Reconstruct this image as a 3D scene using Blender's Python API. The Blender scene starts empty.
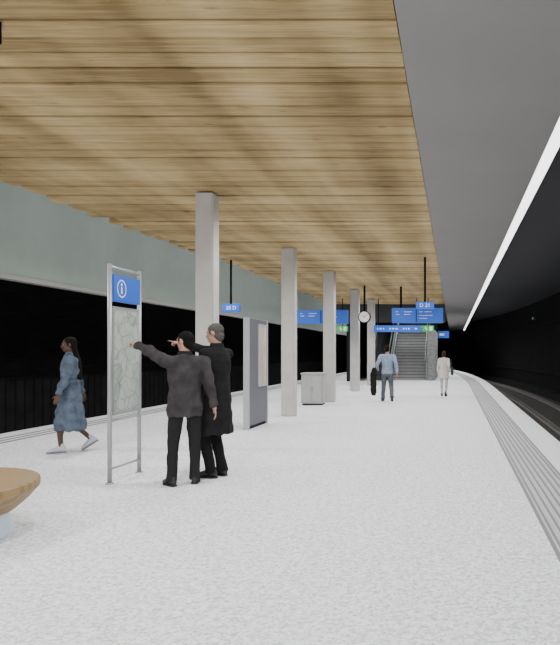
import bpy, bmesh, math, random
from mathutils import Vector, Matrix, Euler
random.seed(7)
V=Vector
col=bpy.context.scene.collection
F=650.0; PX=453.0; PY=353.0; CH=1.5
def R(a): return math.radians(a)

# ------------------------------------------------------------ materials
def mat(name, c, rough=0.6, metal=0.0, emit=0, noise=None, bump=None, spec=None):
    m=bpy.data.materials.new(name); m.use_nodes=True
    nt=m.node_tree; b=nt.nodes['Principled BSDF']
    b.inputs['Base Color'].default_value=(*c,1); b.inputs['Roughness'].default_value=rough
    b.inputs['Metallic'].default_value=metal
    if spec is not None: b.inputs['Specular IOR Level'].default_value=spec
    if emit:
        b.inputs['Emission Color'].default_value=(*c,1); b.inputs['Emission Strength'].default_value=emit
    tc=nt.nodes.new('ShaderNodeTexCoord')
    if noise:
        sc,amt=noise[:2]
        n=nt.nodes.new('ShaderNodeTexNoise'); n.inputs['Scale'].default_value=sc; n.inputs['Detail'].default_value=4
        nt.links.new(tc.outputs['Object'],n.inputs['Vector'])
        r=nt.nodes.new('ShaderNodeValToRGB')
        r.color_ramp.elements[0].position=.3; r.color_ramp.elements[1].position=.7
        r.color_ramp.elements[0].color=(*[x*(1-amt) for x in c],1)
        r.color_ramp.elements[1].color=(*[min(1,x*(1+amt)) for x in c],1)
        nt.links.new(n.outputs['Fac'],r.inputs['Fac']); nt.links.new(r.outputs['Color'],b.inputs['Base Color'])
    if bump:
        sc,st=bump
        n=nt.nodes.new('ShaderNodeTexNoise'); n.inputs['Scale'].default_value=sc; n.inputs['Detail'].default_value=3
        nt.links.new(tc.outputs['Object'],n.inputs['Vector'])
        bp=nt.nodes.new('ShaderNodeBump'); bp.inputs['Strength'].default_value=st; bp.inputs['Distance'].default_value=.02
        nt.links.new(n.outputs['Fac'],bp.inputs['Height']); nt.links.new(bp.outputs['Normal'],b.inputs['Normal'])
    return m
PITCH=.29
def wood_ceiling_mat():
    m=bpy.data.materials.new('larch_slats'); m.use_nodes=True; nt=m.node_tree; b=nt.nodes['Principled BSDF']
    tc=nt.nodes.new('ShaderNodeTexCoord')
    sep=nt.nodes.new('ShaderNodeSeparateXYZ'); nt.links.new(tc.outputs['Object'],sep.inputs[0])
    d=nt.nodes.new('ShaderNodeMath'); d.operation='DIVIDE'; d.inputs[1].default_value=PITCH; nt.links.new(sep.outputs['Y'],d.inputs[0])
    fl=nt.nodes.new('ShaderNodeMath'); fl.operation='FLOOR'; nt.links.new(d.outputs[0],fl.inputs[0])
    wn=nt.nodes.new('ShaderNodeTexWhiteNoise'); wn.noise_dimensions='1D'; nt.links.new(fl.outputs[0],wn.inputs['W'])
    def noise(scale,detail,vec,dist=0):
        mp=nt.nodes.new('ShaderNodeMapping'); mp.inputs['Scale'].default_value=vec; nt.links.new(tc.outputs['Object'],mp.inputs[0])
        n=nt.nodes.new('ShaderNodeTexNoise'); n.inputs['Scale'].default_value=scale; n.inputs['Detail'].default_value=detail; n.inputs['Distortion'].default_value=dist
        nt.links.new(mp.outputs[0],n.inputs['Vector']); return n
    n=noise(1.5,5,(.8,14,14),1.2); shade_bands=noise(1.0,2,(1.5,.09,1)); n3=noise(1.0,2,(.7,.8,1))  # second noise paints soft shadow bands, running lengthwise, into the wood colour
    def ma(a,k,b_): 
        x=nt.nodes.new('ShaderNodeMath'); x.operation='MULTIPLY_ADD'; x.inputs[1].default_value=k
        nt.links.new(a,x.inputs[0]); nt.links.new(b_,x.inputs[2]); return x.outputs[0]
    sc=nt.nodes.new('ShaderNodeMath'); sc.operation='MULTIPLY'; sc.inputs[1].default_value=.8; nt.links.new(n.outputs['Fac'],sc.inputs[0])
    a=ma(wn.outputs['Value'],.22,sc.outputs[0]); a=ma(shade_bands.outputs['Fac'],1.2,a); a=ma(n3.outputs['Fac'],.7,a)
    # knots
    mk_=nt.nodes.new('ShaderNodeMapping'); mk_.inputs['Scale'].default_value=(1.1,3.3,1); nt.links.new(tc.outputs['Object'],mk_.inputs[0])
    vo=nt.nodes.new('ShaderNodeTexVoronoi'); vo.inputs['Scale'].default_value=1.2; nt.links.new(mk_.outputs[0],vo.inputs['Vector'])
    kr=nt.nodes.new('ShaderNodeMapRange'); kr.inputs['From Min'].default_value=.03; kr.inputs['From Max'].default_value=.10; nt.links.new(vo.outputs['Distance'],kr.inputs['Value'])
    a=ma(kr.outputs[0],.3,a)
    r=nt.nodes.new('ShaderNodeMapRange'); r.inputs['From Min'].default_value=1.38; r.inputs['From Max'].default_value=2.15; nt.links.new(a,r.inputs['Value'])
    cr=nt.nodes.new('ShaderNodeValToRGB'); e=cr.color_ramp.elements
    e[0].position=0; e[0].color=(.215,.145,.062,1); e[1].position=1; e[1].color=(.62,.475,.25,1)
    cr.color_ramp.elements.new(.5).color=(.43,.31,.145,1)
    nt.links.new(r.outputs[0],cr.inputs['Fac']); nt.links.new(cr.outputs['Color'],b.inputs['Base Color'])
    b.inputs['Roughness'].default_value=.75; b.inputs['Specular IOR Level'].default_value=.15
    return m

def floor_mat():
    m=bpy.data.materials.new('speckled_terrazzo'); m.use_nodes=True; nt=m.node_tree; b=nt.nodes['Principled BSDF']
    tc=nt.nodes.new('ShaderNodeTexCoord')
    n=nt.nodes.new('ShaderNodeTexNoise'); n.inputs['Scale'].default_value=22; n.inputs['Detail'].default_value=6; n.inputs['Roughness'].default_value=.8
    nt.links.new(tc.outputs['Object'],n.inputs['Vector'])
    v=nt.nodes.new('ShaderNodeTexVoronoi'); v.inputs['Scale'].default_value=60; nt.links.new(tc.outputs['Object'],v.inputs['Vector'])
    bw=nt.nodes.new('ShaderNodeRGBToBW'); nt.links.new(v.outputs['Color'],bw.inputs[0])
    mx=nt.nodes.new('ShaderNodeMath'); mx.operation='MULTIPLY_ADD'; mx.inputs[1].default_value=.35
    nt.links.new(bw.outputs[0],mx.inputs[0]); nt.links.new(n.outputs['Fac'],mx.inputs[2])
    r=nt.nodes.new('ShaderNodeValToRGB'); e=r.color_ramp.elements
    e[0].position=.47; e[0].color=(.46,.47,.50,1); e[1].position=.78; e[1].color=(.96,.97,.99,1)
    nt.links.new(mx.outputs[0],r.inputs['Fac']); nt.links.new(r.outputs['Color'],b.inputs['Base Color'])
    b.inputs['Roughness'].default_value=.6; b.inputs['Specular IOR Level'].default_value=.2
    return m

def track_wall_mat():
    m=bpy.data.materials.new('black_panel_wall'); m.use_nodes=True; nt=m.node_tree; b=nt.nodes['Principled BSDF']
    tc=nt.nodes.new('ShaderNodeTexCoord'); mp=nt.nodes.new('ShaderNodeMapping'); mp.inputs['Scale'].default_value=(1,.5,9)
    nt.links.new(tc.outputs['Object'],mp.inputs[0])
    n=nt.nodes.new('ShaderNodeTexNoise'); n.inputs['Scale'].default_value=2; n.inputs['Detail'].default_value=6
    nt.links.new(mp.outputs[0],n.inputs['Vector'])
    r=nt.nodes.new('ShaderNodeValToRGB'); e=r.color_ramp.elements
    e[0].position=.35; e[0].color=(.005,.005,.0055,1); e[1].position=.75; e[1].color=(.015,.015,.016,1)
    nt.links.new(n.outputs['Fac'],r.inputs['Fac']); nt.links.new(r.outputs['Color'],b.inputs['Base Color'])
    b.inputs['Roughness'].default_value=.8; b.inputs['Specular IOR Level'].default_value=.08
    return m

def map_mat():
    m=bpy.data.materials.new('printed_map'); m.use_nodes=True; nt=m.node_tree; b=nt.nodes['Principled BSDF']
    tc=nt.nodes.new('ShaderNodeTexCoord')
    v=nt.nodes.new('ShaderNodeTexVoronoi'); v.feature='DISTANCE_TO_EDGE'; v.inputs['Scale'].default_value=7
    nt.links.new(tc.outputs['Object'],v.inputs['Vector'])
    r=nt.nodes.new('ShaderNodeValToRGB'); e=r.color_ramp.elements
    e[0].position=.02; e[0].color=(.27,.31,.29,1); e[1].position=.05; e[1].color=(.45,.47,.44,1)
    nt.links.new(v.outputs['Distance'],r.inputs['Fac'])
    n=nt.nodes.new('ShaderNodeTexNoise'); n.inputs['Scale'].default_value=4; n.inputs['Detail'].default_value=2; nt.links.new(tc.outputs['Object'],n.inputs['Vector'])
    r2=nt.nodes.new('ShaderNodeValToRGB'); e=r2.color_ramp.elements
    e[0].position=.45; e[0].color=(.82,.90,.85,1); e[1].position=.55; e[1].color=(1,1,.98,1)
    nt.links.new(n.outputs['Fac'],r2.inputs['Fac'])
    mx=nt.nodes.new('ShaderNodeMixRGB'); mx.blend_type='MULTIPLY'; mx.inputs[0].default_value=1
    nt.links.new(r.outputs[0],mx.inputs[1]); nt.links.new(r2.outputs[0],mx.inputs[2])
    nt.links.new(mx.outputs[0],b.inputs['Base Color']); b.inputs['Roughness'].default_value=.6
    return m
def bench_mat():
    m=mat('bench_wood',(.4,.26,.1),.5); nt=m.node_tree; b=nt.nodes['Principled BSDF']
    tc=nt.nodes.new('ShaderNodeTexCoord')
    mp=nt.nodes.new('ShaderNodeMapping'); mp.inputs['Rotation'].default_value=(0,0,R(25)); nt.links.new(tc.outputs['Object'],mp.inputs[0])
    wv=nt.nodes.new('ShaderNodeTexWave'); wv.inputs['Scale'].default_value=5; wv.inputs['Distortion'].default_value=4; wv.inputs['Detail'].default_value=4; wv.inputs['Detail Scale'].default_value=1.5
    nt.links.new(mp.outputs[0],wv.inputs['Vector'])
    r=nt.nodes.new('ShaderNodeValToRGB'); e=r.color_ramp.elements
    e[0].position=0; e[0].color=(.20,.125,.045,1); e[1].position=1; e[1].color=(.30,.195,.075,1)
    nt.links.new(wv.outputs['Fac'],r.inputs['Fac']); nt.links.new(r.outputs[0],b.inputs['Base Color']); return m
def block_mat():
    m=mat('grey_block_wall',(.2,.2,.2),.85); nt=m.node_tree; b=nt.nodes['Principled BSDF']
    tc=nt.nodes.new('ShaderNodeTexCoord'); mp=nt.nodes.new('ShaderNodeMapping'); mp.inputs['Rotation'].default_value=(R(90),0,0)
    nt.links.new(tc.outputs['Object'],mp.inputs[0])
    k=nt.nodes.new('ShaderNodeTexBrick'); k.inputs['Scale'].default_value=5; k.inputs['Color1'].default_value=(.17,.17,.17,1); k.inputs['Color2'].default_value=(.28,.28,.27,1); k.inputs['Mortar'].default_value=(.07,.07,.07,1)
    nt.links.new(mp.outputs[0],k.inputs['Vector']); nt.links.new(k.outputs['Color'],b.inputs['Base Color']); return m

M=dict(
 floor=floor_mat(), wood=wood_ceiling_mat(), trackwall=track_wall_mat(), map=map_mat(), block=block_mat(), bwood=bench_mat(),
 back=mat('slat_backing',(.10,.07,.035),.9),
 green=mat('sage_green_panel',(.385,.445,.40),.85,noise=(3,.03),spec=.1),
 greentrim=mat('pale_edge_trim',(.40,.39,.37),.6),
 black=mat('matte_black',(.006,.006,.007),.9,spec=.1),
 dark=mat('dark_grey_paint',(.015,.015,.016),.8,spec=.15),
 dgrey=mat('charcoal_paint',(.06,.06,.065),.7),
 greyceil=mat('grey_plaster',(.275,.260,.255),.9,noise=(1,.03),spec=.1),
 strip=mat('light_strip',(1,1,1),.5,emit=3.0),
 conc=mat('pale_concrete',(.53,.515,.49),.85,noise=(3,.08),bump=(30,.08),spec=.2),
 rib=mat('guide_rib_grey',(.22,.22,.23),.7),
 ribbase=mat('guide_band_grey',(.52,.52,.53),.7,noise=(18,.12)),
 edge=mat('platform_edge_stone',(.88,.89,.90),.6,noise=(18,.08)),
 ballast=mat('dark_ballast',(.038,.032,.027),.9,noise=(12,.7),bump=(25,1)),
 steel=mat('brushed_steel',(.40,.41,.41),.4,metal=.4),
 rail=mat('rail_steel',(.24,.23,.22),.4,metal=.4),
 blue=mat('sign_blue',(.02,.11,.55),.4,emit=.2),
 white=mat('white_lettering',(.8,.8,.8),.5,emit=.1),
 egreen=mat('exit_green',(.01,.35,.08),.5,emit=.3),
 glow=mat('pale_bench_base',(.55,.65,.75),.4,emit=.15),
 poster=mat('poster_paper',(.50,.42,.36),.6,noise=(3,.25)),
 totem=mat('totem_grey',(.11,.115,.135),.5),
 totem2=mat('totem_edge',(.42,.43,.44),.5,metal=.2),
 stair=mat('stair_stone',(.25,.25,.245),.7,noise=(8,.1)),
 glass=mat('grey_glass',(.16,.18,.18),.25),
 cab=mat('cabinet_grey',(.40,.41,.40),.6,noise=(6,.06)),
 skinl=mat('light_skin',(.46,.26,.18),.5), skind=mat('deep_skin',(.075,.035,.02),.5),
 eye=mat('eye_white',(.35,.34,.33),.4), lip=mat('lip',(.25,.09,.07),.5), lipd=mat('lip_dark',(.08,.025,.02),.5),
 jblack=mat('black_jacket_cloth',(.015,.015,.016),.9,bump=(60,.3),spec=.12),
 jgrey=mat('charcoal_jacket_cloth',(.046,.042,.044),.9,bump=(60,.3),noise=(7,.35),spec=.15),
 collar=mat('collar_cloth',(.016,.015,.016),.9,spec=.15),
 tblack=mat('black_trouser_cloth',(.012,.012,.013),.9,bump=(60,.3),spec=.12),
 tchar=mat('charcoal_trouser_cloth',(.020,.020,.021),.9,bump=(60,.3),spec=.12),
 shoe=mat('black_leather',(.012,.012,.012),.4), sneaker=mat('white_sneaker',(.50,.52,.55),.6),
 sole=mat('rubber_sole',(.03,.03,.03),.8), solew=mat('grey_sole',(.22,.23,.24),.7),
 hairb=mat('black_hair',(.007,.006,.005),.8,bump=(90,.5),spec=.12), hairg=mat('grey_hair',(.085,.08,.075),.85,noise=(60,.4),bump=(90,.5),spec=.15),
 hairbr=mat('brown_hair',(.045,.022,.012),.8,bump=(80,.4),spec=.15),
 denim=mat('blue_denim',(.10,.13,.175),.9,noise=(9,.35),bump=(60,.3),spec=.15),
 shirt=mat('light_blue_shirt',(.24,.30,.42),.8,noise=(12,.2)),
 tgrey=mat('slate_trousers',(.085,.095,.115),.85,noise=(12,.2)),
 beige=mat('beige_tunic',(.60,.55,.52),.85,noise=(12,.12)),
 pale=mat('pale_trousers',(.50,.48,.47),.85,noise=(12,.12)),
)

# ------------------------------------------------------------ mesh helpers
def box(bm,x0,x1,y0,y1,z0,z1):
    v=[bm.verts.new(p) for p in ((x0,y0,z0),(x1,y0,z0),(x1,y1,z0),(x0,y1,z0),(x0,y0,z1),(x1,y0,z1),(x1,y1,z1),(x0,y1,z1))]
    for f in ((0,3,2,1),(4,5,6,7),(0,1,5,4),(1,2,6,5),(2,3,7,6),(3,0,4,7)): bm.faces.new([v[i] for i in f])
def frame(d):
    d=d.normalized(); a=V((0,0,1)) if abs(d.z)<.9 else V((1,0,0))
    u=d.cross(a).normalized(); return u,d.cross(u).normalized(),d
def rings(bm,rs):
    for a,b in zip(rs,rs[1:]):
        n=len(a)
        for i in range(n): bm.faces.new((a[i],a[(i+1)%n],b[(i+1)%n],b[i]))
    bm.faces.new(rs[0][::-1]); bm.faces.new(rs[-1])
def cyl(bm,p0,p1,r0,r1=None,n=16):
    p0=V(p0);p1=V(p1); r1=r0 if r1 is None else r1; u,w,d=frame(p1-p0)
    rings(bm,[[bm.verts.new(p+(u*math.cos(t)+w*math.sin(t))*r) for t in [2*math.pi*i/n for i in range(n)]] for p,r in ((p0,r0),(p1,r1))])
def cap(bm,p0,p1,r0,r1,n=12):
    p0=V(p0);p1=V(p1)
    if (p1-p0).length<1e-5: p1=p0+V((0,0,1e-3))
    u,w,d=frame(p1-p0); rs=[]
    for a in (-80,-50,-25,0): rs.append((p0+d*r0*math.sin(R(a)),r0*math.cos(R(a))))
    for a in (0,25,50,80): rs.append((p1+d*r1*math.sin(R(a)),r1*math.cos(R(a))))
    rings(bm,[[bm.verts.new(p+(u*math.cos(t)+w*math.sin(t))*r) for t in [2*math.pi*i/n for i in range(n)]] for p,r in rs])
def ell(bm,c,r,rot=None,seg=18):
    mt=Matrix.Translation(V(c))@((rot or Matrix.Identity(3)).to_4x4())@Matrix.Diagonal((*r,1))
    bmesh.ops.create_uvsphere(bm,u_segments=seg,v_segments=seg*2//3,radius=1,matrix=mt)
def loft(bm,secs,n=28):
    rings(bm,[[bm.verts.new((cx+rx*math.cos(2*math.pi*i/n),cy+ry*math.sin(2*math.pi*i/n),z)) for i in range(n)] for cx,cy,z,rx,ry in secs])
def mk(name,bm,m,parent=None,smooth=False,bevel=0):
    if bevel: bmesh.ops.bevel(bm,geom=bm.edges[:]+bm.verts[:],offset=bevel,segments=2,affect='EDGES',clamp_overlap=True)
    bmesh.ops.recalc_face_normals(bm,faces=bm.faces[:])
    me=bpy.data.meshes.new(name); bm.to_mesh(me); bm.free()
    o=bpy.data.objects.new(name,me); col.objects.link(o); me.materials.append(m)
    if parent: o.parent=parent
    if smooth:
        for p in me.polygons: p.use_smooth=True
    return o
cl=bpy.data.textures.new('fold_noise','CLOUDS'); cl.noise_scale=.13; cl.noise_depth=1
cl2=bpy.data.textures.new('hair_noise','CLOUDS'); cl2.noise_scale=.015
def remesh(o,vox,smooth=4,disp=None,tex=None):
    md=o.modifiers.new('r','REMESH'); md.mode='VOXEL'; md.voxel_size=vox; md.use_smooth_shade=True
    s=o.modifiers.new('s','SMOOTH'); s.iterations=smooth; s.factor=.5
    if disp:
        d=o.modifiers.new('d','DISPLACE'); d.texture=tex or cl; d.strength=disp; d.mid_level=.5
    bpy.context.view_layer.update()
    dg=bpy.context.evaluated_depsgraph_get()
    me=bpy.data.meshes.new_from_object(o.evaluated_get(dg)); mt=o.data.materials[0]
    o.modifiers.clear(); o.data=me
    me.materials.clear(); me.materials.append(mt)
    for p in me.polygons: p.use_smooth=True; p.material_index=0
    return o
def folds(o,amp,lo=None):
    """cloth drape: shallow ridges running down the skirt of a coat and slanting creases on the back"""
    data=[(v.co.copy(),v.normal.copy()) for v in o.data.vertices]
    out=[]
    for c,nn in data:
        a=math.atan2(c.y,c.x)
        k=1 if lo is None else max(0,min(1,(1.1-c.z)/.5))
        s=math.sin(a*7+c.z*2.0+math.sin(c.z*5))*amp*k + math.sin(c.z*34+c.x*16+math.sin(c.x*14)*1.6)*amp*.55
        out.extend(c+nn*s)
    o.data.vertices.foreach_set('co',out); o.data.update()
def B(): return bmesh.new()
def thing(name,label,cat,loc=(0,0,0),rz=0,group=None):
    o=bpy.data.objects.new(name,None); col.objects.link(o); o.location=loc; o.rotation_euler=(0,0,rz); o.empty_display_size=.1
    o['label']=label; o['category']=cat
    if group:o['group']=group
    return o
def tag(o,label,cat,group=None):
    o['label']=label;o['category']=cat
    if group:o['group']=group
    return o
def struct(name,bm,m,label=None):
    o=mk(name,bm,m); o['kind']='structure'
    if label:o['label']=label
    return o
def sbox(name,m,*a,label=None):
    b=B(); box(b,*a); return struct(name,b,m,label)
def text(name,body,size,m,parent,loc,rot,extr=.002,align='CENTER'):
    c=bpy.data.curves.new(name,'FONT'); c.body=body; c.size=size; c.extrude=extr; c.align_x=align; c.align_y='CENTER'
    t=bpy.data.objects.new(name,c); col.objects.link(t); bpy.context.view_layer.update()
    me=bpy.data.meshes.new_from_object(t.evaluated_get(bpy.context.evaluated_depsgraph_get()))
    bpy.data.objects.remove(t); me.materials.clear(); me.materials.append(m)
    o=bpy.data.objects.new(name,me); col.objects.link(o); o.parent=parent; o.location=loc; o.rotation_euler=rot
    return o
def curve_right(o):
    """the right track and platform edge swing gently left beyond y=30 m"""
    bm=bmesh.new(); bm.from_mesh(o.data)
    for k in range(11):
        y=30+k*4
        bmesh.ops.bisect_plane(bm,geom=bm.verts[:]+bm.edges[:]+bm.faces[:],plane_co=(0,y,0),plane_no=(0,1,0))
    for v in bm.verts:
        if v.co.x>.3 and v.co.y>30: v.co.x-=.0022*(v.co.y-30)**2
    bm.to_mesh(o.data); bm.free()

# ------------------------------------------------------------ setting
XL=-8.4; XR=1.8; YE=72
rt=[]
rt.append(sbox('floor',M['floor'],XL+.6,1.34,-2,YE,-.25,0,label='white speckled platform floor'))
rt.append(sbox('floor_core',M['dgrey'],XL+.1,XR-.1,-2,YE,-1.2,-.25))
rt.append(sbox('trim_1',M['edge'],1.34,XR,-2,YE,-.25,0,label='pale stone platform edge beside the right track'))
sbox('trim_2',M['edge'],XL,XL+.6,-2,YE,-.25,0,label='pale stone platform edge beside the left track')
b=B()
for i in range(7): x=.82+i*.072; box(b,x,x+.022,-2,YE,.003,.008)
rt.append(struct('trim_3',b,M['rib'],'ribbed grey guidance strip along the right platform edge'))
rt.append(sbox('trim_10',M['ribbase'],.80,1.30,-2,YE,0,.003,label='pale grey base of the right guidance strip'))
rt.append(sbox('trim_11',M['rib'],.765,.80,-2,YE,0,.004)); rt.append(sbox('trim_12',M['rib'],1.30,1.33,-2,YE,0,.004))
b=B()
for i in range(3): x=-7.95+i*.20; box(b,x,x+.07,-2,YE,0,.006)
struct('trim_4',b,M['rib'],'ribbed grey guidance strip along the left platform edge')
sbox('floor_track_right',M['ballast'],XR-3.5,6.4,-2,YE,-1.3,-1.15)
sbox('floor_track_left',M['ballast'],-12.5,XL+.1,-2,YE,-1.3,-1.15)
# walls
b=B(); box(b,-12.7,-12.5,-2,YE,-1.3,5.1)
struct('wall_left',b,M['trackwall'],'black wall behind the left track')
b=B()
box(b,-12.5,-12.40,-2,YE,.74,.78)
for i in range(180): y=-2+i*.41; box(b,-12.47,-12.455,y,y+.05,-1.2,.74)
struct('trim_5',b,M['dark'],'fine vertical ribs on the lower black left wall')
b=B(); box(b,-12.5,-12.47,-2,YE,-1.2,.74); struct('trim_9',b,mat('lower_band',(.022,.022,.023),.8,noise=(2,.3),spec=.2))
sbox('wall_upper_left',M['green'],-8.75,-8.6,-2,YE,3.02,5.0,label='sage green upper wall panel above the left platform edge')
sbox('trim_6',M['greentrim'],-8.78,-8.57,-2,YE,2.93,3.02)
sbox('ceiling_roof',M['dgrey'],-12.7,6.5,-2,YE,5.0,5.2)
rt.append(sbox('wall_right',M['trackwall'],6.2,6.4,-2,YE,-1.3,5.0,label='black wall behind the right track'))
b=B()
box(b,6.10,6.2,-2,YE,3.3,3.40); box(b,6.1,6.2,-2,YE,.2,.30); box(b,5.7,6.2,-2,YE,-1.2,-.75)
rt.append(struct('trim_7',b,mat('duct_grey',(.014,.014,.015),.8,spec=.1),'dark ducts running along the right track wall'))
sbox('wall_far',M['black'],-12.7,6.4,YE,YE+.2,-1.3,5.2)
# grey ceiling + light strip
sbox('ceiling_grey',M['greyceil'],-.42,1.13,-2,YE,4.0,4.2,label='smooth grey ceiling strip between timber slats and light line')
b=B(); box(b,1.13,1.29,-2,YE,4.0,4.06); o=struct('ceiling_light_line',b,M['strip'],'continuous white light line along the ceiling edge')
sbox('ceiling_fascia',M['black'],1.13,1.30,-2,YE,4.06,4.5)
# wood ceiling
def lx(y): return -6.62+ (0 if y<9.5 else min((y-9.5)*.05,.42))
b=B(); k=3
while k*PITCH<33.6:
    y0=k*PITCH+.01; w=PITCH-random.uniform(.035,.06)
    e=lx(y0)+(random.uniform(-.22,.0) if k%2 else random.uniform(.0,.16))
    dz=random.uniform(0,.03)
    vs=[b.verts.new(p) for x in (e,-.43) for p in ((x,y0,4.16),(x,y0,4.015+dz),(x,y0+.015,4.0+dz),(x,y0+w-.015,4.0+dz),(x,y0+w,4.015+dz),(x,y0+w,4.16))]
    for i in range(6): b.faces.new((vs[i],vs[(i+1)%6],vs[6+(i+1)%6],vs[6+i]))
    b.faces.new(vs[:6][::-1]); b.faces.new(vs[6:])
    k+=1
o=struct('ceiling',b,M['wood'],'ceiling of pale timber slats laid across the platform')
sbox('ceiling_backing',M['back'],-6.40,-.42,.6,33.9,4.16,4.22)
b=B(); box(b,-6.3,-.42,33.95,34.15,3.1,4.2); struct('wall_bulkhead',b,M['dgrey'])

# ------------------------------------------------------------ columns
cols=[(10.1,.28,-4.01,'concrete column rising directly behind the two standing men'),
      (15.4,.31,-4.075,'concrete column standing beside the dark display totem'),
      (19.8,.335,-3.96,'concrete column just behind the grey platform cabinet'),
      (25.5,.34,-4.04,'concrete column just left of the hanging clock'),
      (30.2,.335,-3.99,'farthest slim concrete column, behind the hanging clock')]
for y,w,x,lab in cols:
    t=thing('concrete_column',lab,'column',(x+w/2,y+w/2,0),group='concrete columns along the platform')
    b=B(); box(b,-w/2,w/2,-w/2,w/2,.0,4.0); mk('shaft',b,M['conc'],t,bevel=.02)
# ------------------------------------------------------------ rails
rl=[(3.5,'near running rail on the ballast of the right track'),(4.94,'far running rail of the right track, next to the wall'),
    (-9.6,'running rail of the left track nearest the platform'),(-11.04,'running rail of the left track nearest the wall')]
for x,l in rl:
    b=B(); box(b,x-.07,x+.07,-2,YE,-1.15,-1.13); box(b,x-.012,x+.012,-2,YE,-1.13,-1.02); box(b,x-.035,x+.035,-2,YE,-1.02,-.98)
    o=tag(mk('rail',b,M['rail']),l,'rail')
    if x>0: rt.append(o)
for o in rt: curve_right(o)

# ------------------------------------------------------------ info board
t=thing('information_board','tall steel framed information board with blue i sign and map','information board',(-3.93,7.44,0))
L=.70
for yy in (0,L):
    b=B(); cyl(b,(0,yy,0),(0,yy,2.52),.024); p=mk('post',b,M['steel'],t,True)
    b=B(); cyl(b,(0,yy,0),(0,yy,.015),.045); mk('base_plate',b,M['steel'],p,True)
for z in (.17,.72,2.49):
    b=B(); cyl(b,(0,0,z),(0,L,z),.013 if z<2.4 else .018); mk('crossbar',b,M['steel'],t,True)
b=B(); box(b,-.02,.02,.03,L-.03,.78,2.04); pn=mk('map_panel',b,M['steel'],t,bevel=.004)
b=B(); box(b,.02,.024,.06,L-.06,.82,2.00); ms_=mk('map_sheet',b,M['map'],pn)
b=B(); box(b,-.03,.03,.035,L-.035,2.10,2.41); sg=mk('blue_sign',b,M['blue'],t,bevel=.004)
b=B()
n=32; c=V((.033,L/2-.14,2.255))
for k in range(n):
    a0=2*math.pi*k/n;a1=2*math.pi*(k+1)/n
    vs=[b.verts.new(c+V((0,r*math.cos(a),r*math.sin(a)))) for r,a in ((.105,a0),(.105,a1),(.09,a1),(.09,a0))]
    b.faces.new(vs)
box(b,.031,.034,c.y-.014,c.y+.014,c.z-.06,c.z+.02)
ell(b,(.031,c.y,c.z+.048),(.004,.018,.018))
mk('information_symbol',b,M['white'],sg)

# ------------------------------------------------------------ totem
t=thing('display_totem','dark grey double sided display totem with a framed poster','display case',(-3.98,12.66,0))
b=B(); box(b,-.09,0,0,1.25,.06,2.18); mk('body',b,M['totem'],t,bevel=.01)
b=B(); box(b,-.08,-.02,.05,1.2,0,.06); mk('plinth',b,M['dark'],t)
b=B(); box(b,-.10,.012,-.02,.03,0.0,2.2); mk('edge_post',b,M['totem2'],t,bevel=.006)
b=B(); box(b,-.10,.012,1.23,1.29,0.0,2.2); mk('edge_post',b,M['totem2'],t,bevel=.006)
b=B(); box(b,0,.01,.62,1.16,.85,2.05); p=mk('poster',b,M['poster'],t)
b=B(); 
for a in ((.58,.62,.81,2.09),(1.16,1.20,.81,2.09),(.62,1.16,.81,.85),(.62,1.16,2.05,2.09)): box(b,0,.02,*a)
mk('poster_frame',b,M['totem2'],t)

# ------------------------------------------------------------ cabinet
t=thing('platform_cabinet','low grey metal cabinet standing between two columns','cabinet',(-4.05,18.9,0))
b=B(); box(b,-.31,.31,-.25,.25,.04,.88); mk('body',b,M['cab'],t,bevel=.02)
b=B(); box(b,-.33,.33,-.27,.27,.88,.93); mk('lid',b,M['cab'],t,bevel=.012)
b=B(); box(b,-.28,.28,-.22,.22,0,.04); mk('plinth',b,M['dark'],t)
for s in (-1,1):
    b=B(); box(b,*sorted((s*.006,s*.285)),-.262,-.25,.09,.84); d=mk('door',b,M['cab'],t,bevel=.003)
    b=B(); box(b,*sorted((s*.04,s*.055)),-.28,-.262,.42,.56); mk('handle',b,M['steel'],d)

# ------------------------------------------------------------ bench
t=thing('round_bench','round timber topped bench with a pale recessed base','bench',(-4.25,5.15,0))
r=.83
def lathe(bm,prof,n=64):
    rings(bm,[[bm.verts.new((rr*math.cos(2*math.pi*i/n),rr*math.sin(2*math.pi*i/n),z)) for i in range(n)] for rr,z in prof])
b=B(); lathe(b,[(.60,.20),(.66,.21),(.76,.30),(r-.01,.375),(r,.385),(r,.44),(r-.01,.452),(.02,.452)])
mk('seat',b,M['bwood'],t)
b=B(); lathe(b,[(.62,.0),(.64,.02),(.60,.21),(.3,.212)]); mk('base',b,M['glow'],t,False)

# ------------------------------------------------------------ hanging signs
def px(x,y,Y): return ((x-PX)/F*Y, CH+(PY-y)/F*Y)
def small_sign(x0,x1,y0,y1,polex,Y,txt,label):
    X0,Z0=px(x0,y1,Y);X1,Z1=px(x1,y0,Y);Xp,_=px(polex,0,Y)
    t=thing('track_sign',label,'sign',(Xp,Y,Z0),group='small hanging track number signs')
    b=B(); box(b,X0-Xp,X1-Xp,-.04,.04,0,Z1-Z0); pl=mk('panel',b,M['blue'],t,bevel=.005)
    b=B(); cyl(b,(0,0,Z1-Z0),(0,0,4.02-Z0),.028); mk('pole',b,M['black'],t,True)
    text('lettering',txt,.14,M['white'],pl,((X0+X1)/2-Xp,-.044,(Z1-Z0)/2),(R(90),0,0))
small_sign(223,240,304,312,231,17.6,'20 D','small blue sign reading 20 D on a black pole')
small_sign(416,434,302,309,425,17.1,'D 21','small blue sign reading D 21 on a black pole')
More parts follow.
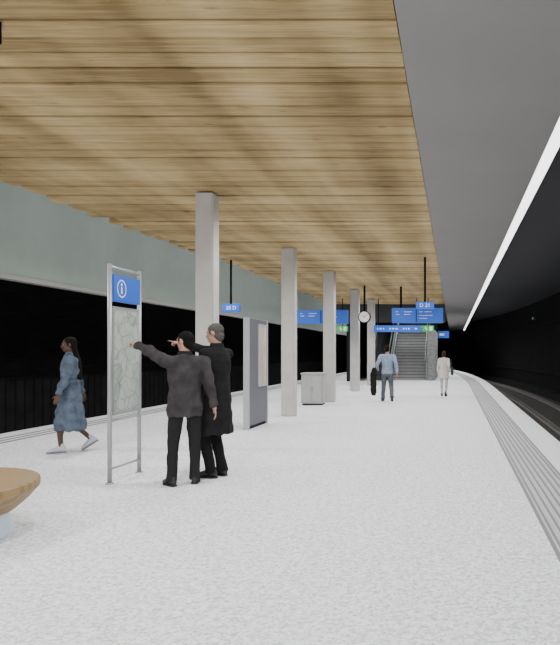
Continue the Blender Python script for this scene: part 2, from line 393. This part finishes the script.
def big_sign(x0,x1,y0,y1,poles,Y,label,mirror=False):
    X0,Z0=px(x0,y1,Y);X1,Z1=px(x1,y0,Y); W=X1-X0;Hh=Z1-Z0
    t=thing('departure_sign',label,'sign',(X0,Y,Z0),group='blue hanging departure signs')
    b=B(); box(b,0,W,-.09,.09,0,Hh); pl=mk('housing',b,M['blue'],t,bevel=.008)
    for p in poles:
        Xp,_=px(p,0,Y); b=B(); cyl(b,(Xp-X0,0,Hh),(Xp-X0,0,4.02-Z0),.04); mk('pole',b,M['black'],t,True)
    b=B(); box(b,W*.47,W*.485,-.095,-.09,.03,Hh-.03); mk('divider',b,M['dark'],pl)
    b=B()
    rows=[(.08,.12,.74),(.08,.16,.56),(.24,.40,.74),(.24,.36,.56),(.54,.60,.74),(.64,.78,.74),(.54,.80,.5),(.54,.70,.3)]
    for a,c,z in rows:
        xx=W*a
        while xx<W*c-.02:
            w_=random.uniform(.02,.04); box(b,xx,min(xx+w_,W*c),-.096,-.09,Hh*z-.013,Hh*z+.013); xx+=w_+.016
    mk('lettering',b,M['white'],pl)
big_sign(297,348,310,324,(329,),24.6,'wide blue departure sign hanging behind the columns, left of the clock')
big_sign(392,443,308,323,(401,),24.6,'wide blue departure sign hanging right of the clock above the stairs',True)
# clock
X,Z=px(364.5,317,24.2)
t=thing('station_clock','round white faced clock hanging from a black pole','clock',(X,24.2,Z))
b=B(); cyl(b,(0,-.07,0),(0,.07,0),.23,n=40); mk('case',b,M['black'],t,True)
for s,nm in ((-1,'dial'),(1,'dial')):
    b=B(); cyl(b,(0,s*.07,0),(0,s*.078,0),.195,n=40); d=mk(nm,b,M['white'],t)
    b=B()
    for k in range(12):
        a=k*math.pi/6; c1=V((math.sin(a)*.175,s*.08,math.cos(a)*.175)); c0=V((math.sin(a)*.14,s*.08,math.cos(a)*.14)); cyl(b,c0,c1,.007,n=6)
    mk('hour_marks',b,M['black'],d)
    for a,l,nm2 in ((R(300),.10,'hour_hand'),(R(50),.15,'minute_hand')):
        b=B(); cyl(b,(-math.sin(a)*.03,s*.084,-math.cos(a)*.03),(math.sin(a)*l,s*.084,math.cos(a)*l),.010,n=6); mk(nm2,b,M['black'],d)
b=B(); cyl(b,(0,0,.22),(0,0,4.02-Z),.035); mk('pole',b,M['black'],t,True)
# direction strip + exits
Y=30
X0,Z0=px(374,332,Y);X1,Z1=px(421,325.5,Y)
t=thing('direction_sign','long low blue direction sign spanning above the stair entrance','sign',(X0,Y,Z0))
b=B(); box(b,0,X1-X0,-.05,.05,0,Z1-Z0); pl=mk('panel',b,M['blue'],t,bevel=.005)
b=B(); xx=.15
while xx<X1-X0-.15:
    w_=random.choice((.05,.10,.07)); box(b,xx,xx+w_,-.056,-.05,.12,.18); xx+=w_+random.choice((.06,.24))
mk('pictograms',b,M['white'],pl)
for xx in (.2,X1-X0-.2):
    b=B(); cyl(b,(xx,0,Z1-Z0),(xx,0,4.02-Z0),.02); mk('pole',b,M['black'],t,True)
for (x0,x1,y0,y1,lab) in ((337,348,326,331.5,'green emergency exit sign hanging below the left departure sign'),(422,434,325.5,331.5,'green emergency exit sign at the right end of the direction sign')):
    X0,Z0=px(x0,y1,Y);X1,Z1=px(x1,y0,Y); w=X1-X0;h=Z1-Z0
    t=thing('exit_sign',lab,'sign',(X0,Y,Z0),group='green emergency exit signs')
    b=B(); box(b,0,w,-.05,.05,0,h); pl=mk('panel',b,M['egreen'],t,bevel=.004)
    b=B(); box(b,w*.62,w*.88,-.056,-.05,h*.15,h*.85)
    cyl(b,(w*.3,-.053,h*.72),(w*.3,-.056,h*.72),.028,n=10); cyl(b,(w*.3,-.053,h*.6),(w*.38,-.053,h*.35),.02,n=6)
    cyl(b,(w*.38,-.053,h*.35),(w*.3,-.053,h*.15),.014,n=6); cyl(b,(w*.38,-.053,h*.35),(w*.5,-.053,h*.25),.014,n=6); cyl(b,(w*.2,-.053,h*.5),(w*.46,-.053,h*.58),.012,n=6)
    mk('running_figure',b,M['white'],pl)
    b=B(); cyl(b,(w/2,0,h),(w/2,0,4.02-Z0),.018); mk('pole',b,M['black'],t,True)
Y=42
X0,Z0=px(438,338,Y);X1,Z1=px(449,331,Y)
t=thing('platform_sign','tiny blue sign far down the platform past the stairs','sign',(X0,Y,Z0))
b=B(); box(b,0,X1-X0,-.05,.05,0,Z1-Z0); pl=mk('panel',b,M['blue'],t)
b=B(); box(b,.1,.4,-.056,-.05,.15,.3); mk('lettering',b,M['white'],pl)
b=B(); cyl(b,(.35,0,Z1-Z0),(.35,0,4.01-Z0),.025); mk('pole',b,M['black'],t,True)
# ceiling speaker
b=B(); box(b,-3.75,-3.43,4.90,4.95,3.84,4.02); tag(mk('ceiling_loudspeaker',b,M['black'],bevel=.01),'black box fixed under the timber ceiling at the top left','loudspeaker')
# wall lamp right
t=thing('wall_lamp','small pale lamp on the dark wall behind the right track','lamp',(5.60,45.0,3.9))
b=B(); box(b,-.08,.10,-.3,.3,-.1,.1); mk('housing',b,M['dgrey'],t)
b=B(); box(b,-.10,-.08,-.25,.25,-.06,.06); mk('diffuser',b,M['glow'],t)

# ------------------------------------------------------------ stairs and escalator
t=thing('staircase','wide grey stone staircase rising away at the far end of platform','staircase',(-2.42,35.5,0))
b=B(); SW=.94
for k in range(19): box(b,-SW,SW,k*.29,(k+1)*.29+(.0),max(0,k*.17-.2),(k+1)*.17)
mk('steps',b,M['stair'],t)
b=B()
for k in range(19): box(b,-SW,SW,k*.29-.014,k*.29-.001,(k+1)*.17-.035,(k+1)*.17)
mk('step_nosings',b,M['dgrey'],t)
for s in (-1,1):
    b=B(); x0,x1=sorted((s*(SW+.02),s*(SW+.10)))
    vs=[b.verts.new(p) for x in (x0,x1) for p in ((x,-.3,0),(x,5.6,0),(x,5.6,4.3),(x,-.3,1.0))]
    for f in ((0,1,2,3),(4,7,6,5),(0,4,5,1),(1,5,6,2),(2,6,7,3),(3,7,4,0)): b.faces.new([vs[i] for i in f])
    mk('side_wall',b,M['glass'],t)
    b=B(); cyl(b,(s*(SW-.06),0,1.1),(s*(SW-.06),5.5,4.3),.02); mk('handrail',b,M['steel'],t,True)
t=thing('escalator','grey escalator beside the staircase at the far end','escalator',(-4.1,35.5,0))
b=B()
for k in range(17): box(b,-.4,.4,k*.33+.4,(k+1)*.33+.4,max(0,k*.2-.3),(k+1)*.2)
mk('steps',b,M['dgrey'],t)
for s in (-1,1):
    b=B(); x0,x1=sorted((s*.42,s*.52))
    vs=[b.verts.new(p) for x in (x0,x1) for p in ((x,-.6,0),(x,5.9,2.8),(x,5.9,4.3),(x,.3,.98),(x,-.6,.98))]
    b.faces.new(vs[:5]); b.faces.new(vs[5:][::-1])
    for i in range(5): b.faces.new((vs[i],vs[(i+1)%5],vs[5+(i+1)%5],vs[5+i]))
    bal=mk('balustrade',b,M['glass'],t)
    b=B(); cap(b,(s*.47,-.6,1.0),(s*.47,.3,1.0),.04,.04); cap(b,(s*.47,.3,1.0),(s*.47,5.9,4.32),.04,.04); mk('handrail',b,M['steel'],bal,True)
sbox('wall_stair_back',M['dark'],-5.6,-1.0,41.6,41.8,0,4.98)
sbox('wall_stair_left',M['dark'],-5.6,-5.5,34.2,41.6,0,4.98)
sbox('wall_stair_right',M['block'],-1.36,-.98,35.2,41.6,0,2.75,label='grey block wall beside the far staircase')

# ------------------------------------------------------------ people
def ik(a,c,l1,l2,hint):
    a=V(a);c=V(c);d=c-a;L=d.length
    if L>=(l1+l2)*.999: c=a+d.normalized()*(l1+l2)*.999; d=c-a; L=d.length
    x=(l1*l1-l2*l2+L*L)/(2*L); h=math.sqrt(max(0,l1*l1-x*x)); dn=d.normalized()
    hv=V(hint); hv=hv-dn*hv.dot(dn); hv.normalize()
    return a+dn*x+hv*h, c
def hand(bm,W,d,n,t,mode='relax'):
    d=d.normalized(); n=(n-d*n.dot(d)).normalized(); t=(t-d*t.dot(d)-n*t.dot(n)).normalized()
    cap(bm,W-d*.02,W+d*.02,.024,.026)
    lens=[.070,.078,.072,.056]
    for k in range(4):
        kn=W+d*(.088-.004*abs(k-1))+t*(.031-.021*k)
        cap(bm,W+d*.015+t*(.016-.011*k),kn,.014,.0115,10)
        cu={'relax':18,'point':(4 if k==0 else 62),'grip':65}[mode]
        p=kn; dd=d.copy(); ln=lens[k]
        for j,fr in enumerate((.42,.32,.26)):
            a=R(cu*(.7 if j==0 else 1)); ax=d.cross(n)
            dd=Matrix.Rotation(a,3,ax)@dd
            if dd.dot(n)<0 and j==0: dd=Matrix.Rotation(-2*a,3,ax)@dd
            q=p+dd*ln*fr; cap(bm,p,q,.0095-.001*j,.0085-.001*j,8); p=q
    p=W+d*.025+t*.024; dd=(t*.75+d*.65+n*.2).normalized()
    q=p+dd*.04; cap(bm,p,q,.014,.0105,8); cap(bm,q,q+(d*.85+t*.3+n*.3).normalized()*.032,.0105,.0085,8)

def shoe(P,ank,toe,m,ms,heel=0):
    ank=V(ank); toe=V((toe[0],toe[1],toe[2])).normalized()
    side=toe.cross(V((0,0,1))).normalized(); up=side.cross(toe).normalized()
    def T(f,u,s=0): return ank+toe*f+up*u+side*s
    b=B()
    secs=[(-.070,.022,.030),(-.055,.034,.048),(-.015,.038,.056),(.03,.040,.050),(.08,.045,.038),(.13,.043,.029),(.17,.034,.022),(.192,.018,.014)]
    rs=[]
    for f,w,h in secs:
        ring=[]
        for i in range(16):
            a=2*math.pi*i/16; z=-.075+h+math.sin(a)*h
            ring.append(b.verts.new(T(f,max(z,-.075),math.cos(a)*w)))
        rs.append(ring)
    rings(b,rs); cap(b,T(-.015,.0),T(-.008,.04),.038,.036)
    o=mk('shoe',b,m,P); remesh(o,.006,2)
    b=B(); rs=[]
    for u in (-.089,-.072):
        pts=[(-.076,.018),(-.06,.034),(0,.038),(.05,.040),(.10,.046),(.15,.040),(.196,.016)]
        rs.append([b.verts.new(T(f,u,w)) for f,w in pts]+[b.verts.new(T(f,u,-w)) for f,w in pts[::-1]])
    rings(b,rs); mk('sole',b,ms,o)

def person(label,loc,rz,H,ank,toes,wr,hints,headyaw=0,headpitch=0,skin='skinl',female=False,hair='short',hairm='hairb',
           top=None,bottom=None,shoes=('shoe','sole'),handmode=('relax','relax'),lean=(0,0),vox=.009,worldwr=(False,False),khint=None):
    P=thing('person',label,'person',loc,rz); S=H/1.78; P.scale=(S,S,S)
    def w2l(p):
        q=V(p)-V(loc); q=Matrix.Rotation(-rz,3,'Z')@q; return q/S
    sw=.165 if female else .195
    lx_,ly_=lean
    b=B(); hipz=.905
    J={}
    for i,s in enumerate((1,-1)):   # left (+X), right (-X)
        hip=V((s*.088,0,hipz)); kn,an=ik(hip,ank[i],.425,.415,(s*.1,-1,0) if not khint else khint[i])
        J[i]=(hip,kn,an)
        cap(b,hip,kn,.082,.054); cap(b,kn,an,.052,.032); cap(b,kn+(an-kn)*.15+V((0,.012,0)),kn+(an-kn)*.45+V((0,.012,0)),.045,.045)
        tv=V(toes[i]).normalized(); cap(b,an+V((0,0,-.01)),an+tv*.11+V((0,0,-.045)),.03,.02)
    tz=lambda z:(lx_*max(0,z-.95)/.5,ly_*max(0,z-.95)/.5)
    def tors(lst): return [(tz(z)[0],tz(z)[1]+dy,z,rx,ry) for z,rx,ry,dy in lst]
    k=.9 if female else 1
    loft(b,tors([(.82,.12,.09,0),(.90,.165,.11,.005),(.98,.16,.11,.005),(1.10,.138*k,.095,0),(1.22,.15*k,.105,0),(1.34,.17*k,.112,0),(1.42,.16*k,.095,0),(1.47,.11*k,.07,0),(1.50,.06,.055,0)]))
    sx,sy=tz(1.45)
    A={}
    for i,s in enumerate((1,-1)):
        sh=V((sx+s*sw,sy,1.425)); w=w2l(wr[i]) if worldwr[i] else V(wr[i])
        el,w=ik(sh,w,.29,.255,hints[i]); A[i]=(sh,el,w)
        cap(b,V((sx+s*.1,sy,1.42)),sh,.06,.055); cap(b,sh,el,.050,.040); cap(b,el,w,.041,.026)
        d=(w-el).normalized()
        if handmode[i]=='point': n=V((0,0,-1)); t=V((0,0,0))+d.cross(n)*(-1 if s>0 else 1)
        else:
            t=V((0,-1,0)); n=V((-s,0,0))
            if abs(d.y)>.8: t=V((0,0,1))
        hand(b,w,d,n,t,handmode[i])
    hc=V((sx,sy-.022,1.665)); hr=Matrix.Rotation(headyaw,3,'Z')@Matrix.Rotation(headpitch,3,'X')
    cap(b,(sx,sy+.005,1.44),hc+V((0,.02,-.05)),.058,.055)
    def h(p): return hc+hr@V(p)
    ell(b,h((0,.012,.022)),(.074,.093,.090),hr); ell(b,h((0,-.03,-.035)),(.058,.062,.078),hr); ell(b,h((0,-.062,-.088)),(.028,.026,.024),hr)
    cap(b,h((0,-.088,.008)),h((0,-.108,-.028)),.007,.012,8); cap(b,h((-.034,-.082,.024)),h((.034,-.082,.024)),.010,.010,8)
    cap(b,h((-.018,-.088,-.058)),h((.018,-.088,-.058)),.007,.007,8)
    for s in (1,-1): ell(b,h((s*.074,.008,-.004)),(.010,.020,.030),hr); cap(b,h((s*.045,-.02,-.07)),h((s*.012,-.07,-.09)),.02,.018,8)
    body=mk('body',b,M[skin],P); remesh(body,vox,2)
    for s in (1,-1):
        b=B(); ell(b,h((s*.028,-.078,.003)),(.011,.006,.006),hr,12); e=mk('eye',b,M['eye'],P,True)
        b=B(); ell(b,h((s*.028,-.083,.003)),(.005,.003,.005),hr,8); mk('iris',b,M['black'],e,True)
    b=B(); ell(b,h((0,-.093,-.055)),(.022,.006,.004),hr,10); ell(b,h((0,-.093,-.063)),(.019,.006,.005),hr,10); mk('mouth',b,M['lipd' if skin=='skind' else 'lip'],P,True)
    # hair
    b=B()
    ell(b,h((0,.020,.032)),(.0775,.094,.084),hr); ell(b,h((0,.044,-.035)),(.067,.061,.076),hr)
    for s in (1,-1): cap(b,h((s*.070,-.022,.03)),h((s*.070,-.024,-.012)),.010,.007,8)
    if hair=='braids':
        ell(b,h((0,.03,.03)),(.084,.094,.090),hr)
        for q in range(24):
            a=R(5+170*q/23)            # around sides and back
            st=h((math.cos(a)*.074,.02+math.sin(a)*.080,-.0))
            L_=random.uniform(.42,.58); ca=math.cos(a); sa=math.sin(a)
            p1=V((sx+ca*.075,sy+.04+sa*.055,st.z-.13)); p2=V((sx+ca*.085,sy+.085+sa*.055,st.z-.28)); p3=V((sx+ca*.075+random.uniform(-.01,.01),sy+.09+sa*.065,st.z-L_))
            for u,v_ in ((st,p1),(p1,p2),(p2,p3)): cap(b,u,v_,.0105,.0095,6)
    if hair=='bob':
        ell(b,h((0,.04,-.04)),(.088,.075,.105),hr)
    o=mk('hair',b,M[hairm],P); remesh(o,.006,1,.005,cl2)
    # bottoms
    if bottom:
        b=B(); x=bottom.get('r',1)
        loft(b,[(0,0,.80,.13,.10),(0,.005,.88,.178,.125),(0,.005,.98,.172,.122),(0,0,1.06,.155,.112)])
        for i in (0,1):
            hip,kn,an=J[i]; cap(b,hip,kn,.096*x,.070*x); cap(b,kn,an,.070*x,.056*x); dn=(an-kn).normalized(); cyl(b,an-dn*.06,an+dn*.045,.058*x,.066*x)
        o=mk('trousers',b,M[bottom['m']],P); remesh(o,.011,3,.014); folds(o,.003)
    if top:
        b=B(); g=.022 if top.get('thick') else .014
        hem=top['hem']; fl=top.get('flare',0)
        lst=[(1.10,.150*k+g,.108+g,0),(1.22,.160*k+g,.115+g,0),(1.34,.178*k+g,.120+g,0),(1.42,.168*k+g,.102+g,0),(1.475,.115*k+g,.075+g,.0),(1.505,.07+g*.5,.065+g*.5,.005)]
        low=[]
        for f in (1,.66,.33):
            z=hem+(1.0-hem)*(1-f); low.append((z,.172+g+fl*f,.122+g+fl*f*.9,.0))
        low.append((1.0,.168+g,.12+g,0))
        loft(b,tors(low+lst))
        for i,s in enumerate((1,-1)):
            sh,el,w=A[i]; q=top.get('sleeve',1)
            cap(b,V((sx+s*.09,sy,1.42)),sh,.072,.068); cap(b,sh,el,.069*q,.056*q)
            d=(w-el); cap(b,el,el+d*.88,.056*q,.042*q); cyl(b,el+d*.85,el+d*.97,.044*q,.045*q)
        o=mk(top.get('name','jacket'),b,M[top['m']],P); remesh(o,.011,2,top.get('wr',.022)); folds(o,top.get('fold',.004),0)
        if top.get('collar'):
            b=B(); loft(b,[(sx,sy+.002,1.475,.092,.086),(sx,sy+.004,1.50,.086,.082),(sx,sy+.010,1.545,.074,.072),(sx,sy+.010,1.55,.070,.068)])
            mk('collar',b,M[top.get('cm','collar')],o,True)
        if top.get('belt'):
            b=B(); loft(b,tors([(1.07,.165,.125,0),(1.08,.176,.135,0),(1.12,.176,.135,0),(1.13,.165,.125,0)])); mk('belt',b,M[top['m']],o,True)
    for i in (0,1): shoe(P,J[i][2],toes[i],M[shoes[0]],M[shoes[1]])
    return P,A,J

# front man, back to the camera, left arm pointing at the board
person('man in charcoal jacket seen from behind, arm stretched out pointing at the board',(-3.06,7.42,0),R(205),1.75,
  ank=[(.14,.04,.09),(-.11,-.02,.09)],toes=[(.45,-1,0),(-.2,-1,0)],
  wr=[(-3.70,7.58,1.60),(-.32,.02,.88)],worldwr=(True,False),hints=[(0,.3,1),(-.4,.8,0)],
  headyaw=R(45),headpitch=R(6),top=dict(m='jgrey',hem=.79,collar=True,thick=True,wr=.035,flare=.0,sleeve=1.16,fold=.010),
  bottom=dict(m='tchar',r=.96),handmode=('point','relax'),vox=.008)
# second man
person('grey haired man in long black coat standing behind the pointing man',(-2.87,7.88,0),R(252),1.86,
  ank=[(.09,-.0,.09),(-.08,.02,.09)],toes=[(.1,-1,0),(-.3,-1,0)],
  wr=[(.27,-.02,.86),(-3.38,8.06,1.62)],worldwr=(False,True),hints=[(.5,.8,0),(-.3,.2,-1)],
  headyaw=R(12),headpitch=R(10),hairm='hairg',top=dict(name='coat',m='jblack',hem=.50,collar=True,thick=True,wr=.02,flare=.02,fold=.008),
  bottom=dict(m='tblack'),vox=.008,handmode=('relax','point'))
# walking woman with braids
person('woman with long dark braids walking in a belted blue denim coat and white sneakers',(-5.80,9.85,0),R(-62),1.74,
  ank=[(.08,-.12,.09),(-.08,.28,.18)],toes=[(0,-1,.0),(0,-.8,-.5)],
  wr=[(.26,-.14,.90),(-.27,.16,.88)],hints=[(.3,1,0),(-.3,1,0)],
  headyaw=R(10),headpitch=R(8),skin='skind',female=True,hair='braids',top=dict(name='coat',m='denim',hem=.35,flare=.09,wr=.03,belt=True,collar=True,cm='denim',sleeve=1.15,fold=.016),
  shoes=('sneaker','solew'),vox=.009)
# far man
P,A,J=person('man in light blue shirt walking away carrying a dark jacket',(-2.02,20.0,0),R(190),1.74,
  ank=[(.12,-.24,.09),(-.12,.30,.19)],toes=[(.1,-1,0),(-.1,-.85,-.5)],
  wr=[(.30,-.18,1.04),(-.29,.16,.92)],hints=[(.4,1,0),(-.6,1,0)],
  headyaw=R(-10),top=dict(name='shirt',m='shirt',hem=.88,wr=.03,sleeve=1.1),bottom=dict(m='tgrey',r=1.05),vox=.011,handmode=('grip','relax'))
b=B()
loft(b,[(.0,0,.0,.07,.06),(.0,0,.30,.10,.07),(0,0,.60,.10,.07),(0,0,.78,.07,.06),(.02,0,.84,.04,.05)]); cap(b,(.04,0,.55),(.07,0,.08),.04,.03)
o=mk('carried_jacket',b,M['jblack']); remesh(o,.014,3,.05); S=1.74/1.78
w=Matrix.Rotation(R(190),3,'Z')@(A[0][2]*S)+V((-2.02,20.0,0)); o.location=(w.x-.12,w.y-.04,w.z-.82)
tag(o,'dark jacket dangling from the hand of the man in blue shirt','jacket')
# far woman
P,A,J=person('woman in beige top and pale trousers walking in the distance',(-.32,22.6,0),R(175),1.58,
  ank=[(.09,-.14,.09),(-.09,.18,.13)],toes=[(.1,-1,0),(-.1,-1,-.3)],
  wr=[(.24,-.08,.90),(-.19,-.02,.95)],hints=[(.4,1,0),(-.3,1,0)],female=True,hair='bob',hairm='hairbr',
  top=dict(name='tunic',m='beige',hem=.72,flare=.03,wr=.03),bottom=dict(m='pale',r=.85),vox=.012)
t=thing('shoulder_bag','black shoulder bag at the side of the distant woman','bag',(-.03,22.48,.72))
b=B(); box(b,-.05,.05,-.13,.13,0,.30); bg=mk('pouch',b,M['shoe'],t,bevel=.03)
b=B(); 
pts=[V((0,-.10,.28)),V((-.02,-.06,.42)),V((-.04,0,.56)),V((-.02,.06,.42)),V((0,.10,.28))]
for u,v_ in zip(pts,pts[1:]): cap(b,u,v_,.010,.010,6)
mk('strap',b,M['shoe'],t,True)

# ------------------------------------------------------------ lights, world, camera
w=bpy.data.worlds.new('World'); bpy.context.scene.world=w; w.use_nodes=True
w.node_tree.nodes['Background'].inputs[0].default_value=(.95,.97,1,1); w.node_tree.nodes['Background'].inputs[1].default_value=1.9
def spot(x,y,z,P):  # added fill light aimed down from below the slats, not a ceiling fitting
    l=bpy.data.lights.new('spot','SPOT'); l.energy=P; l.spot_size=R(168); l.spot_blend=.8; l.shadow_soft_size=0.0
    l.color=(.98,.99,1)
    o=bpy.data.objects.new('fill_spot',l); col.objects.link(o); o.location=(x,y,z)
for y in [1.5+3*i for i in range(20)]:
    for x in (-6.0,-2.4,.4): spot(x,y,3.93,205)
for y in [1+2.5*i for i in range(24)]:
    l=bpy.data.lights.new('green_fill','POINT'); l.energy=16; l.shadow_soft_size=0  # added unseen fill points to brighten the green panel, no cove fitting here
    o=bpy.data.objects.new('green_fill_point',l); col.objects.link(o); o.location=(-7.1,y,4.4)
cam=bpy.data.cameras.new('Camera'); co=bpy.data.objects.new('Camera',cam); col.objects.link(co)
cam.sensor_fit='VERTICAL'; cam.sensor_height=24; cam.lens=F/645*24
cam.shift_x=-(PX-280)/645; cam.shift_y=(PY-322.5)/645
co.location=(0,0,CH); co.rotation_euler=(R(90),0,0); cam.clip_end=200
bpy.context.scene.camera=co
